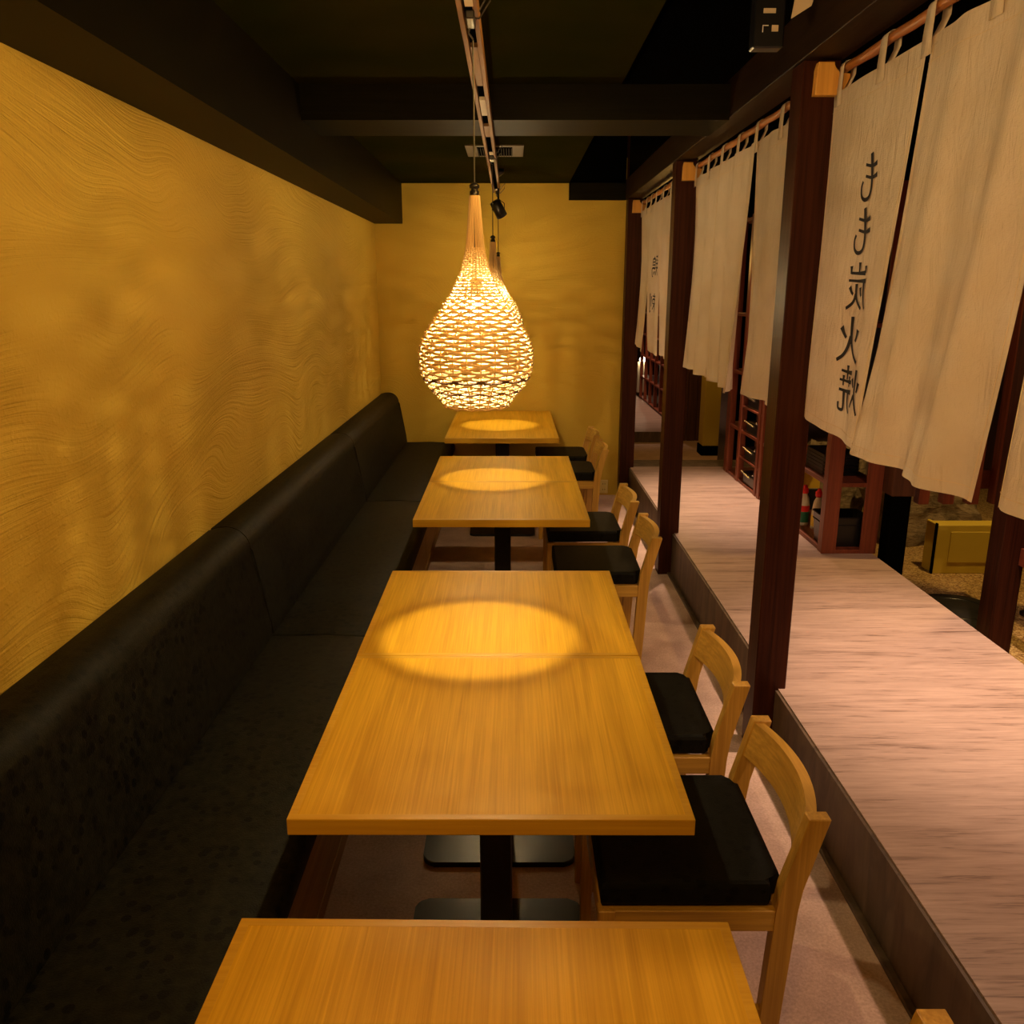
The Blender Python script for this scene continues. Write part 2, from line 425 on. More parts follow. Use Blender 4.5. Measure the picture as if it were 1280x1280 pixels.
table(-.067, 6.13, 1.325, [-.35, .35], 'farthest pedestal table, its end against the far yellow wall', 0, cw=.046)

# ------------------------------------------------------------------ chairs
def post_prof(w):
    c = [(.168, 0), (.190, .40), (.197, .455), (.240, .618)]
    L = [(x-w/2, z) for x, z in c]; Rr = [(x+w/2, z) for x, z in c[::-1]]
    return L + Rr
def make_chair(label):
    t = thing('dining_chair', label, 'chair', (0,0,0), 0, 'light wooden chairs with black seats along the aisle')
    bm = slab(bmesh.new(), [(-.192,-.205), (.155,-.205), (.155,-.172), (.186,-.166), (.186,.166), (.155,.172), (.155,.205), (-.192,.205)], .405, .462, .011)
    obj('seat_cushion', bm, M['cushion'], t, False)
    for s in (-1, 1):
        obj('side_apron', B(-.165, .168, min(s*.193, s*.213), max(s*.193, s*.213), .352, .403, bev=.002), M['chair_x'], t)
    obj('front_apron', B(-.195, -.175, -.185, .185, .352, .403, bev=.002), M['chair_y'], t)
    obj('rear_apron', B(.168, .186, -.185, .185, .352, .403, bev=.002), M['chair_y'], t)
    for s in (-1, 1):
        bm = bmesh.new(); y0 = s*.2
        # tapered front leg
        q = [(-.2, .004), (-.166, .0)]
        vs = [bm.verts.new((x, y0+dy*hw, z)) for z, xa, xb, hw in ((0, -.196, -.170, .012), (.403, -.198, -.162, .0155)) for x, dy in ((xa,-1),(xb,-1),(xb,1),(xa,1))]
        fs = [bm.faces.new(vs[3::-1]), bm.faces.new(vs[4:])] + [bm.faces.new((vs[i], vs[(i+1)%4], vs[4+(i+1)%4], vs[4+i])) for i in range(4)]
        bmesh.ops.bevel(bm, geom=list(bm.edges), offset=.002, segments=1, affect='EDGES')
        obj('front_leg', bm, M['chair'], t)
        bm = bmesh.new(); pr = post_prof(.044)
        prism_y(bm, pr, y0-.0155, y0+.0155)
        bmesh.ops.bevel(bm, geom=list(bm.edges), offset=.002, segments=1, affect='EDGES')
        obj('back_leg', bm, M['chair'], t)
        obj('stretcher', B(-.172, .155, y0-.009, y0+.009, .12, .152, bev=.002), M['chair_x'], t)
    # bowed top rail
    bm = bmesh.new(); n = 14; R_ = []
    for i in range(n+1):
        y = -.186 + .372*i/n; b = .034*(1-(y/.186)**2)
        th = .022
        def P(dx, z): return bm.verts.new((.190 + (z-.455)*.26 + dx + b, y, z))
        R_.append([P(-th/2, .525), P(th/2, .525), P(th/2, .612), P(-th/2, .612)])
    for a, b in zip(R_, R_[1:]):
        for k in range(4): bm.faces.new((a[k], a[(k+1)%4], b[(k+1)%4], b[k]))
    bm.faces.new(R_[0][::-1]); bm.faces.new(R_[-1])
    obj('top_rail', bm, M['chair_y'], t)
    return t
ch = [(.80, 'wooden chair nearest the camera, only its back corner showing at the bottom edge'),
      (1.685, 'large wooden chair with black seat by the front half of the middle table pair'),
      (2.275, 'wooden chair with black seat beside the big dark post, second large one'),
      (3.66, 'wooden chair by the smaller dark post, nearer of the two at the second table pair'),
      (4.295, 'wooden chair behind the nearer one at the second table pair, before the far post'),
      (5.72, 'wooden chair by the wall outlet, nearer of the two at the farthest table'),
      (6.29, 'farthest wooden chair, close to the far yellow wall')]
c0 = make_chair(ch[0][1]); c0.location = (.375, ch[0][0], 0)
for i, (y, lb) in enumerate(ch[1:]):
    dup(c0, (.375 + (.0, .0, .005, -.003, .004, .0)[i], y, 0), (0, .0, -.01, .008, -.006, .01)[i], lb)

# ------------------------------------------------------------------ posts, header, rods
def post(y, label):
    t = thing('wooden_post', label, 'post', (.925, y+.055, 0), 0, 'dark square posts along the platform')
    obj('shaft', B(-.056, .056, -.055, .055, 0, 2.30, bev=.003), M['post'], t)
    return t
post(6.69, 'narrowest dark post, touching the end of the far yellow wall')
post(4.78, 'dark square post in the middle distance with curtains on both sides')
post(2.77, 'large dark square post in front, beside the curtain with big black writing')
post(.77, 'dark square post standing right beside the camera, out of view to the right')
hd = obj('header_beam', B(.86, .984, -2.68, YF+.02, 2.30, 2.445, bev=.002), M['header'])
tag(hd, 'long dark wooden beam lying across the tops of the posts', 'beam')

def rod(y0, y1, label):
    t = thing('curtain_rod', label, 'rod', (.982, (y0+y1)/2, 2.268), 0, 'wooden curtain rods between the posts')
    L = (y1-y0)/2
    pts = [(0, -L + 2*L*k/24, .002*math.sin(k*1.7)) for k in range(25)]
    r = [.0125 + (.0022 if k % 6 == 3 else 0) for k in range(25)]
    obj('pole', tube(bmesh.new(), pts, r, 10), M['rod'], t, True)
    for s in (-1, 1):
        y = s*L
        pr = [(.898-.982, -.070), (.992-.982, -.070), (1.004-.982, -.058), (1.004-.982, -.012), (.964-.982, -.012), (.950-.982, .004), (.950-.982, .020), (.904-.982, .020), (.900-.982, .0)]
        ya, yb = (y-.0, y+.032) if s < 0 else (y-.032, y)
        obj('bracket', prism_y(bmesh.new(), pr, ya, yb, .003), M['bracket'], t)
    return t
rod(.88, 2.768, 'thick wooden rod with orange bracket nearest the camera, carrying the largest curtain')
rod(2.882, 4.778, 'wooden rod between the big post and the middle post')
rod(4.892, 6.688, 'wooden rod at the far end, between the middle post and the far wall')

# ------------------------------------------------------------------ curtains
ZT, ZB = 2.205, 1.222
class Panel:
    def __init__(s, t0, t1, b0, b1, amp, ph, k=2.0, seam=2.10, zb0=ZB, zb1=ZB, mid=None):
        s.t0, s.t1, s.b0, s.b1, s.amp, s.ph, s.k, s.seam = t0, t1, b0, b1, amp, ph, k, seam
        s.zb0, s.zb1 = zb0, zb1
        s.e0, s.e1 = mid or (1.3, 1.3)
    def at(s, u, v, off=0):
        """u 0..1 from far (large y) to near, v 0 top .. 1 bottom"""
        ya = s.t0 + (s.b0-s.t0)*v**s.e0; yb = s.t1 + (s.b1-s.t1)*v**s.e1
        y = ya + (yb-ya)*u
        zb = s.zb0 + (s.zb1-s.zb0)*u
        sag = .012*math.sin(PI*((u*s.nl) % 1.0)) if hasattr(s, 'nl') else 0
        z = (ZT - sag*(1-v)) * (1-v) + zb*v
        a = s.amp*(.25 + .75*v)
        x = .966 + a*(math.sin(2*PI*(s.k*u)+s.ph + .9*v) + .35*math.sin(2*PI*(s.k*2.3*u)+s.ph*2.1-1.2*v))
        x += .010*math.sin(v*3.0+s.ph)*v + getattr(s, 'dx', 0)*v
        # gentle curl of the free edges
        x += .02*v*v*((abs(u-.5)*2)**6)*math.sin(s.ph*3)
        return Vector((x+off, y, z))
GL = {
 'mo': [([(.47,.97),(.42,.75),(.36,.45),(.36,.2),(.46,.06),(.66,.03),(.82,.12),(.86,.30),(.80,.42)], .075),
        ([(.14,.74),(.40,.70),(.74,.76)], .06), ([(.08,.50),(.36,.46),(.70,.52)], .06)],
 'tan': [([(.5,1.0),(.5,.77)], .07), ([(.16,.92),(.15,.77)], .07), ([(.15,.77),(.5,.765),(.86,.78)], .06), ([(.87,.93),(.86,.76)], .07),
         ([(.1,.60),(.5,.60),(.94,.62)], .055), ([(.2,.6),(.17,.35),(.1,.15),(.0,.0)], .065),
         ([(.36,.46),(.34,.36),(.28,.27)], .07), ([(.86,.48),(.78,.37),(.70,.31)], .07),
         ([(.57,.54),(.56,.34),(.46,.15),(.22,.0)], .07), ([(.56,.30),(.68,.13),(.96,.0)], .075)],
 'hi': [([(.50,1.0),(.49,.62),(.42,.36),(.26,.14),(.02,.0)], .08), ([(.50,.55),(.62,.30),(.78,.12),(1.0,.0)], .085),
        ([(.16,.72),(.20,.58),(.26,.46)], .09), ([(.90,.76),(.80,.62),(.70,.52)], .08)],
 'yaki': [([(.20,.95),(.20,.62),(.17,.35),(.0,.04)], .06), ([(.21,.42),(.30,.28),(.36,.16)], .06), ([(.04,.70),(.07,.58),(.09,.50)], .06), ([(.38,.76),(.32,.64),(.28,.58)], .06),
          ([(.46,.86),(.72,.86),(.96,.88)], .055), ([(.70,1.0),(.70,.70)], .065), ([(.44,.67),(.7,.665),(1.0,.68)], .05),
          ([(.57,.78),(.57,.56)], .055), ([(.86,.78),(.86,.56)], .055), ([(.42,.46),(.72,.455),(1.0,.47)], .06),
          ([(.60,.46),(.58,.22),(.42,.02)], .06), ([(.80,.46),(.79,.12),(.84,.04),(.98,.06),(1.0,.20)], .06)],
 'kei': [([(.06,.97),(.42,.99)], .06), ([(.05,.82),(.09,.74)], .07), ([(.22,.86),(.22,.76)], .07), ([(.40,.86),(.34,.76)], .07), ([(.03,.64),(.45,.66)], .06), ([(.0,.44),(.48,.46)], .06),
         ([(.24,.7),(.22,.4),(.02,.08)], .06), ([(.24,.4),(.46,.10)], .06), ([(.72,1.0),(.64,.9)], .06), ([(.56,.88),(.56,.40)], .06), ([(.56,.88),(.92,.88),(.92,.60)], .06),
         ([(.56,.74),(.92,.74)], .05), ([(.56,.60),(1.0,.60)], .05), ([(.56,.42),(1.0,.44),(.97,.10),(.86,.04)], .06), ([(.54,.30),(.50,.10)], .06), ([(.66,.28),(.66,.14)], .06), ([(.80,.28),(.82,.14)], .06)],
 'sashi': [([(.04,.84),(.60,.86)], .06), ([(.32,1.0),(.32,.0)], .07), ([(.10,.68),(.10,.45)], .06), ([(.10,.68),(.56,.68),(.56,.45)], .06), ([(.10,.46),(.56,.46)], .05),
           ([(.3,.42),(.04,.12)], .06), ([(.34,.42),(.60,.15)], .06), ([(.76,.85),(.76,.30)], .06), ([(.96,1.0),(.96,.06),(.84,.08)], .07)],
}
def glyph(bm, P, key, yc, zc, sy, sz):
    for pts, wd in GL[key]:
        # resample with a smooth curve
        q = []
        n = len(pts)
        for i in range(n-1):
            p0 = pts[max(i-1,0)]; p1 = pts[i]; p2 = pts[i+1]; p3 = pts[min(i+2,n-1)]
            st = 6 if n > 2 else 4
            for k in range(st):
                t_ = k/st
                q.append(tuple(.5*((2*p1[j]) + (-p0[j]+p2[j])*t_ + (2*p0[j]-5*p1[j]+4*p2[j]-p3[j])*t_**2 + (-p0[j]+3*p1[j]-3*p2[j]+p3[j])*t_**3) for j in (0,1)))
        q.append(pts[-1])
        L = len(q); prev = None
        for i, (gx, gz) in enumerate(q):
            a = q[max(i-1,0)]; b = q[min(i+1,L-1)]; dx, dz = b[0]-a[0], b[1]-a[1]; l = math.hypot(dx, dz) or 1
            f = i/(L-1); wdt = wd*1.65*(.62 + .5*(1-f) - .15*math.sin(PI*f))
            nx, nz = -dz/l*wdt/2, dx/l*wdt/2
            pr = []
            for s in (1, -1):
                yy = yc + (gx+s*nx-.5)*sy; zz = zc + (gz+s*nz-.5)*sz   # mirrored: seen from the back
                pr.append(surf(P, yy, zz))
            pr = [bm.verts.new(p) for p in pr]
            if prev: bm.faces.new((prev[0], prev[1], pr[1], pr[0]))
            prev = pr
def surf(P, y, z, off=-.0032):
    u, v = .5, .5
    for _ in range(12):
        p = P.at(u, v)
        v += (z-p.z)/(P.zb0-ZT); v = min(max(v, 0), 1)
        p = P.at(u, v)
        a, b = P.at(0, v), P.at(1, v)
        u += (y-p.y)/(b.y-a.y)
    p = P.at(u, v); return Vector((p.x+off, y, z))
def sheet(P, nu=44, nv=34, th=.0012):
    bm = bmesh.new()
    g = [[bm.verts.new(P.at(i/nu, j/nv)) for j in range(nv+1)] for i in range(nu+1)]
    for i in range(nu):
        for j in range(nv): bm.faces.new((g[i][j], g[i+1][j], g[i+1][j+1], g[i][j+1]))
    return bm
def noren(panels, loops, texts, label, y0, y1):
    t = thing('noren_curtain', label, 'curtain', (0, 0, 0), 0, 'off-white split curtains hanging along the platform')
    for p in panels:
        o = obj('panel', sheet(p), M['cloth'], t, True)
        # stitched hems as thin raised threads on the aisle side
        bm = bmesh.new()
        def line(uv):
            tube(bm, [P_ for P_ in (p.at(u, v, -.0012) for u, v in uv)], .0006, 4)
        line([(k/40, 1-.028) for k in range(41)]); line([(k/40, .055) for k in range(41)])
        line([(.025, k/30) for k in range(31)]); line([(.975, k/30) for k in range(31)])
        h = obj('hem_stitch', bm, M['thread'], o); h['kind'] = 'stuff'
    for y in loops:
        bm = bmesh.new(); w_ = .025; P0 = []
        path = [(.9635, 2.165), (.9625, 2.21), (.9640, 2.245)]
        for k in range(0, 9):
            a = PI - PI*k/8; path.append((.982 + .0175*math.cos(a), 2.268 + .0175*math.sin(a)))
        path += [(.9985, 2.245), (.985, 2.215), (.971, 2.185)]
        R_ = []
        for i, (x, z) in enumerate(path):
            f = i/(len(path)-1)
            tw = .008*math.sin(PI*f)
            R_.append((bm.verts.new((x, y-w_+tw-.012*f, z)), bm.verts.new((x, y+w_-tw-.012*f, z))))
        for a, b in zip(R_, R_[1:]): bm.faces.new((a[0], a[1], b[1], b[0]))
        o = obj('hanging_loop', bm, M['cloth'], t, True)
        md = o.modifiers.new('thickness', 'SOLIDIFY'); md.thickness = .0015
    if texts:
        bm = bmesh.new()
        for key, P, yc, zc, sy, sz in texts: glyph(bm, P, key, yc, zc, sy, sz)
        o = obj('printed_writing', bm, M['ink'], t)
        o['label'] = 'black brush-style characters seen mirrored from behind'
    return t
A = Panel(2.765, 2.175, 2.765, 2.335, .009, 2.2, 1.1, zb0=1.238, zb1=1.205, mid=(1, .95))
Bp = Panel(2.165, 1.60, 2.375, 1.725, .024, .9, 2.0, zb0=1.205, zb1=1.205, mid=(1.08, 1.15)); Bp.dx = -.016
Cp = Panel(1.59, 1.0, 1.605, 1.02, .018, 1.9, 2.0, zb0=1.23, zb1=1.22)
noren([A, Bp, Cp], [2.725, 2.43, 2.175, 1.88, 1.60, 1.31, 1.03],
      [('mo', A, 2.437, 1.936, .110, .125), ('mo', A, 2.447, 1.797, .110, .125), ('tan', A, 2.441, 1.650, .125, .125), ('hi', A, 2.452, 1.503, .14, .125), ('yaki', A, 2.418, 1.362, .155, .135)],
      'nearest large off-white curtain with five big black mirrored characters', .88, 2.77)
noren([Panel(4.76, 4.20, 4.735, 4.235, .024, 1.2, 2.1, zb0=1.235, zb1=1.215, mid=(1, 2)), Panel(4.195, 3.60, 4.11, 3.725, .024, 3.9, 2.1, zb0=1.215, zb1=1.20, mid=(2.6, 1.9)), Panel(3.595, 2.93, 3.655, 2.95, .020, .4, 2.0, zb0=1.225, zb1=1.215, mid=(1.9, 1))],
      [4.735, 4.44, 4.165, 3.88, 3.60, 3.28, 2.97], None, 'plain off-white curtain between the big post and the middle post', 2.88, 4.78)
C1 = Panel(6.255, 5.70, 6.12, 5.755, .006, 2.9, 1.0, zb0=1.23, zb1=1.21, mid=(2.2, 2))
noren([Panel(6.67, 6.26, 6.68, 6.44, .016, .8, 1.3, zb0=1.26, zb1=1.19, mid=(1, 2.2)), C1, Panel(5.695, 5.02, 5.73, 5.06, .016, 5.0, 1.6, zb0=1.22, zb1=1.21)],
      [6.64, 6.42, 6.21, 6.0, 5.72, 5.45, 5.15], [('kei', C1, 5.90, 1.79, .20, .135), ('sashi', C1, 5.93, 1.555, .19, .125)],
      'farthest off-white curtain with two small mirrored characters', 4.89, 6.69)

# ------------------------------------------------------------------ rattan lamps
LP = [(.0118, 1.862), (.0135, 1.84), (.0175, 1.79), (.0230, 1.734), (.0360, 1.682), (.0640, 1.624), (.1060, 1.565), (.1330, 1.525), (.1445, 1.492), (.1465, 1.468), (.1400, 1.430), (.1230, 1.398), (.1000, 1.372), (.0850, 1.352), (.0790, 1.345)]
def lr(z):
    for (r0, z0), (r1, z1) in zip(LP, LP[1:]):
        if z1 <= z <= z0:
            f = (z0-z)/(z0-z1); return r0+(r1-r0)*f
    return LP[-1][0]
def smooth_r(z):
    return (lr(min(z+.012, 1.86)) + lr(z)*2 + lr(max(z-.012, 1.346)))/4
def make_lamp(label, zc):
    # local origin at lamp bottom centre height 0 -> world z
    t = thing('rattan_pendant_lamp', label, 'lamp', (0,0,0), 0, 'drop-shaped woven rattan lamps')
    NS = 26
    bm = bmesh.new()
    for k in range(NS):
        a = 2*PI*k/NS
        zs = [1.862 - (1.862-1.346)*i/26 for i in range(27)]
        tube(bm, [(smooth_r(z)*math.cos(a), smooth_r(z)*math.sin(a), z) for z in zs], .0016, 4)
    obj('stakes', bm, M['rattan'], t)['kind'] = 'stuff'
    rows = []; z = 1.738
    while z > 1.347:
        rows.append(z); z -= .0052 if z > 1.66 else (.0074 if z > 1.60 else .0088) if z > 1.40 else .0066
    light, dark = bmesh.new(), bmesh.new()
    darkz = (1.414, 1.388)
    for i, z in enumerate(rows):
        isdark = any(abs(z-d) < .0045 for d in darkz)
        n = NS*4; pts = []
        jit = random.uniform(-.0005, .0005)
        for k in range(n):
            a = 2*PI*k/n
            cw_ = math.cos(a*NS/2 + PI*(i % 2)) * min(1, smooth_r(z)/.07)
            r = smooth_r(z) + .0030*cw_
            zz = z + jit + (.0019 if z < 1.62 else .0009)*cw_
            pts.append((r*math.cos(a), r*math.sin(a), zz))
        hh = .0021 if z > 1.66 else .0028 if z > 1.60 else .0035 if z > 1.40 else .0027
        tube(dark if isdark else light, pts, hh, 4, close=True, flat=.34 if z > 1.45 else 1.0)
    o = obj('weave', light, M['rattan'], t); o['kind'] = 'stuff'
    o = obj('dark_strand', dark, M['dark_rattan'], t); o['kind'] = 'stuff'; o['label'] = 'dark brown woven rings near the bottom'
    bm = bmesh.new()
    for zz, rr in ((1.346, .0795), (1.351, .0815)):
        tube(bm, [(rr*math.cos(2*PI*k/40), rr*math.sin(2*PI*k/40), zz) for k in range(40)], .0026, 6, close=True)
    obj('rim', bm, M['rattan'], t)['kind'] = 'stuff'
    obj('cap', lathe(bmesh.new(), [(.0105, 1.853), (.0115, 1.872), (.0085, 1.874), (.0085, 1.878), (.0125, 1.880), (.0125, 1.886), (.005, 1.892)], 14), M['plastic_black'], t, True)
    obj('cord', tube(bmesh.new(), [(0, 0, 1.89), (.0005, 0, 2.05), (0, 0, 2.205)], .0022, 6), M['cord'], t)
    obj('inner_cord', tube(bmesh.new(), [(0,0,1.853), (0,0,1.66)], .003, 6), M['cord'], t)
    obj('socket', lathe(bmesh.new(), [(.013, 1.622), (.014, 1.66), (.006, 1.668)], 12), M['plastic_black'], t, True)
    bm = bmesh.new(); bmesh.ops.create_icosphere(bm, subdivisions=2, radius=.0125, matrix=Matrix.Translation((0,0,1.597)))
    obj('bulb_filament', bm, M['bulb'], t, True)
    obj('bulb', lathe(bmesh.new(), [(.012, 1.622), (.016, 1.616), (.027, 1.600), (.029, 1.590), (.024, 1.574), (.012, 1.566)], 14), M['bulb_glass'], t, True)
    return t
L1 = make_lamp('large rattan drop lamp in front, hanging over the middle table pair', 0); L1.location = (-.092, 2.2, 0)
dup(L1, (-.092, 4.25, 0), .3, 'rattan drop lamp mostly hidden behind the front lamp, showing at its right edge')
L3 = dup(L1, (-.094, 6.05, 0), .7, 'rattan drop lamp farthest back, only its cord and neck tip showing')
obj('cord_extension', tube(bmesh.new(), [(0, 0, 2.2), (0, 0, 2.40)], .0022, 6), M['cord'], L3)
obj('ceiling_rose', lathe(bmesh.new(), [(.012, 2.375), (.04, 2.395), (.042, 2.42)], 20), M['plastic_black'], L3, True)

# ------------------------------------------------------------------ light track
t = thing('light_track', 'pale twin-flange lighting track running under the dark ceiling toward the far wall', 'light track', (-.097, 4, 2.24))
xr = 0
for s in (-1, 1):
    obj('track_flange', B(s*.017-.006, s*.017+.006, -6.2, 1.62, -.012, .022, bev=.001), M['rail'], t)
obj('track_channel', B(-.0105, .0105, -6.2, 1.62, .008, .020), M['black'], t)
for y in (-5.2, -3, -1.55, -.2, 1.2):
    top = .05 if abs(y + .2) < .3 else .18
    obj('hanger_rod', tube(bmesh.new(), [(0, y, .015), (0, y, top)], .004, 6), M['metal_black'], t)
for y0, y1, m in ((-1.62, -1.2, 'rail'), (-1.0, -.75, 'beige'), (-.55, -.32, 'rail')):
    obj('track_cover', B(-.0095, .0095, y0, y1, -.004, .007), M[m], t)
def adaptor(y, label):
    a = thing('track_plug', label, 'track adaptor', (-.092, y, 2.24), 0, 'black plug adaptors clipped to the track')
    obj('plug_body', B(-.010, .010, -.05, .03, -.030, -.0125, bev=.003), M['plastic_black'], a)
    obj('tag', B(-.009, .009, -.15, -.075, -.0145, -.0125), M['beige'], a)
    obj('wire_loop', tube(bmesh.new(), [(.0, -.02, -.02), (.02, -.03, -.025), (.045, -.08, -.005), (.05, -.06, .03), (.02, .0, .0), (.004, .03, -.024)], .0018, 5), M['cord'], a)
    obj('wire_bend', tube(bmesh.new(), [(0, .0, -.026), (-.008, .05, -.032), (.0, .105, -.030)], .0022, 5), M['cord'], a)
    return a
adaptor(2.10, 'black plug adaptor with beige tag on the track above the front lamp')
adaptor(4.15, 'black plug adaptor on the track above the second lamp, with looped wire')
adaptor(5.55, 'black plug adaptor near the far end of the track, with looped wire')
t = thing('spotlight', 'small black cylindrical spotlight hanging from the far end of the track', 'spotlight', (-.082, 5.35, 2.11))
obj('stem', tube(bmesh.new(), [(0,0,.115), (0,0,.055)], .006, 8), M['metal_black'], t)
obj('yoke', tube(bmesh.new(), [(-.036, 0, -.01), (-.036, 0, .03), (0, 0, .056), (.036, 0, .03), (.036, 0, -.01)], .003, 6), M['metal_black'], t)
bm = bmesh.new(); lathe(bm, [(.020, .05), (.032, .045), (.034, -.05), (.030, -.052)], 18)
bmesh.ops.rotate(bm, verts=bm.verts, cent=(0,0,0), matrix=Matrix.Rotation(-.5, 3, 'Y') @ Matrix.Rotation(.35, 3, 'X'))
obj('lamp_head', bm, M['metal_black'], t, True)

# ceiling vent
t = thing('ceiling_vent', 'slotted air vent in the far part of the dark ceiling behind the track', 'vent', (-.098, 5.24, 2.42))
obj('vent_frame', B(-.165, .165, -.2, .2, -.008, 0, bev=.002), M['vent'], t)
obj('vent_opening', B(-.10, .10, -.15, .15, -.0095, -.008), M['black'], t)
for k in range(14):
    x = -.095 + k*.0146
    obj('slat', B(x-.002, x+.002, -.15, .15, -.014, -.0095), M['soffit'], t)
# ceiling-mounted control box and bracket near the header
t = thing('control_box', 'small black box with two beige labels fixed near the ceiling by the long beam', 'control box', (.72, 2.62, 2.37))
obj('box_body', B(-.045, .04, 0, .05, -.075, .41, bev=.004), M['plastic_black'], t)
obj('upper_label', B(-.022, .012, -.002, 0, .012, .024), M['beige'], t)
obj('lower_label', B(.004, .022, -.002, 0, -.034, -.018), M['beige'], t)
obj('symbol', B(-.022, -.006, -.002, 0, -.020, -.018), M['white'], t)
obj('symbol', B(-.022, -.020, -.002, 0, -.036, -.020), M['white'], t)
t = thing('metal_hook_plate', 'beige drilled metal plate behind the long beam at the top edge', 'bracket', (.76, 2.45, 2.35))
bm = slab(bmesh.new(), [(-.035, -.03), (.015, .0), (.03, .05), (.03, .14), (-.012, .14)], 0, .004)
bmesh.ops.rotate(bm, verts=bm.verts, cent=(0,0,0), matrix=Matrix.Rotation(PI/2, 3, 'X'))
obj('plate', bm, M['beige'], t)
obj('bolt_hole', lathe(bmesh.new(), [(.006, .0), (.006, .003)], 10, (-.0, -.006, .06)), M['black'], t)
obj('mount', B(-.005, .03, -.004, .004, .13, .43), M['black'], t)

# wall outlet
t = thing('wall_outlet', 'small pale double socket plate low on the far yellow wall', 'outlet', (.757, YF, .07))
obj('plate', B(-.034, .034, -.008, 0, -.055, .058, bev=.003), M['socket'], t)
for zc in (-.022, .026):
    for s in (-1, 1): obj('slot', B(s*.008-.0015, s*.008+.0015, -.0095, -.008, zc-.006, zc+.006), M['black'], t)

# ------------------------------------------------------------------ shelf unit on the platform
XS = 1.68
t = thing('shelf_unit', 'tall reddish wooden shelf unit standing on the platform behind the posts', 'shelf', (XS, 4.39, .255))
Z0 = .255
for y0, y1 in ((2.10, 2.20), (1.78, 1.84), (1.215, 1.27), (1.30, 1.35), (.62, .68), (0, .06)):
    obj('upright', B(0, .045, y0, y1, 0, 1.9, bev=.002), M['redwood'], t)
    obj('rear_upright', B(.235, .29, y0, y1, 0, 1.9, bev=.002), M['redwood'], t)
obj('front_stile', B(-.004, .075, -.012, .0, 0, 1.9, bev=.002), M['redwood'], t)
obj('front_stile', B(.205, .292, -.012, .0, 0, 1.9, bev=.002), M['redwood'], t)
for z in (.0, .37, .78, 1.2, 1.86):
    obj('shelf_board', B(.006, .286, 0, 2.195, z, z+.022, bev=.001), M['redwood_y'], t)
    obj('cross_rail', B(.075, .205, -.010, .012, z, z+.022, bev=.001), M['redwood_y'], t)
for z in (.185, .555, .98):
    obj('small_shelf_board', B(.006, .286, 1.27, 1.80, z, z+.014, bev=.001), M['redwood_y'], t)
obj('back_panel', B(.286, .296, 1.26, 2.195, .02, 1.88), M['dark_wood'], t)
# black tabletop grills in the cubbies
def grill(y, z, label):
    g = thing('tabletop_grill', label, 'grill', (XS+.10, y, Z0+z), 0, 'black tabletop appliances in the shelf cubbies')
    obj('body', B(-.085, .12, -.14, .16, 0, .085, bev=.012, seg=2), M['plastic_black'], g)
    obj('tank', lathe(bmesh.new(), [(.035, 0), (.042, .012), (.042, .055), (.034, .066)], 16, (-.045, -.115, .085)), M['plastic_black'], g, True)
    obj('chrome_bar', tube(bmesh.new(), [(-.088, -.02, .06), (-.092, .18, .075)], .006, 8), M['chrome'], g)
    obj('knob', lathe(bmesh.new(), [(.012, 0), (.012, .01), (.006, .014)], 10, (-.075, -.075, .088)), M['chrome'], g, True)
    obj('tag', B(-.03, .03, .02, .024, .088, .15), M['beige'], g)
    return g
for i, (z, lb) in enumerate(((.022, 'black appliance with chrome bar in the lowest shelf cubby'), (.20, 'black appliance in the second shelf cubby from the bottom'),
        (.392, 'black appliance in the third shelf cubby, above the thick middle board'), (.57, 'black appliance in the fourth shelf cubby, just under the curtain hem'))):
    grill(4.39+1.52, z, lb)
# stack in the near bay, above the mid board
for k in range(6):
    b = obj('lacquer_tray', slab(bmesh.new(), rrect(.10, .16, .03), 0, .018, .004), M['plastic_black'])
    b.location = (XS+.14, 4.39+.33, Z0+.392+.0195*k)
    tag(b, ['lowest', 'second lowest', 'third lowest', 'third highest', 'second highest', 'topmost'][k] + ' black lacquer tray of the stack on the shelf above the bottles', 'tray', 'stacked black trays on the middle shelf')
# near bay: black bin, bottles
t = thing('storage_bin', 'black plastic bin on the lowest shelf, behind the red wooden uprights', 'bin', (XS+.142, 4.52, Z0+.022))
bm = bmesh.new()
def openbox(bm, x, y, h, th, flare):
    o_b = rrect(x-flare, y-flare, .015, 3); o_t = rrect(x, y, .018, 3); i_t = rrect(x-th, y-th, .016, 3); i_b = rrect(x-flare-th, y-flare-th, .013, 3)
    rg = [[bm.verts.new((p[0], p[1], z)) for p in pp] for pp, z in ((o_b, 0), (o_t, h), (i_t, h), (i_b, th))]
    n = len(o_b)
    for a, b in zip(rg, rg[1:]):
        for k in range(n): bm.faces.new((a[k], a[(k+1)%n], b[(k+1)%n], b[k]))
    bm.faces.new(rg[0][::-1]); bm.faces.new(rg[3])
openbox(bm, .125, .10, .165, .004, .014)
obj('bin_body', bm, M['plastic_black'], t)
bm = bmesh.new(); tube(bm, [(x, y, .166) for x, y in rrect(.127, .102, .02, 3)], .0035, 6, close=True)
obj('bin_rim', bm, M['metal_black'], t)
tube_pts = [(x, y, .125) for x, y in rrect(.1235, .0985, .02, 3)]
obj('bin_ridge', tube(bmesh.new(), tube_pts, .003, 6, close=True), M['metal_black'], t)
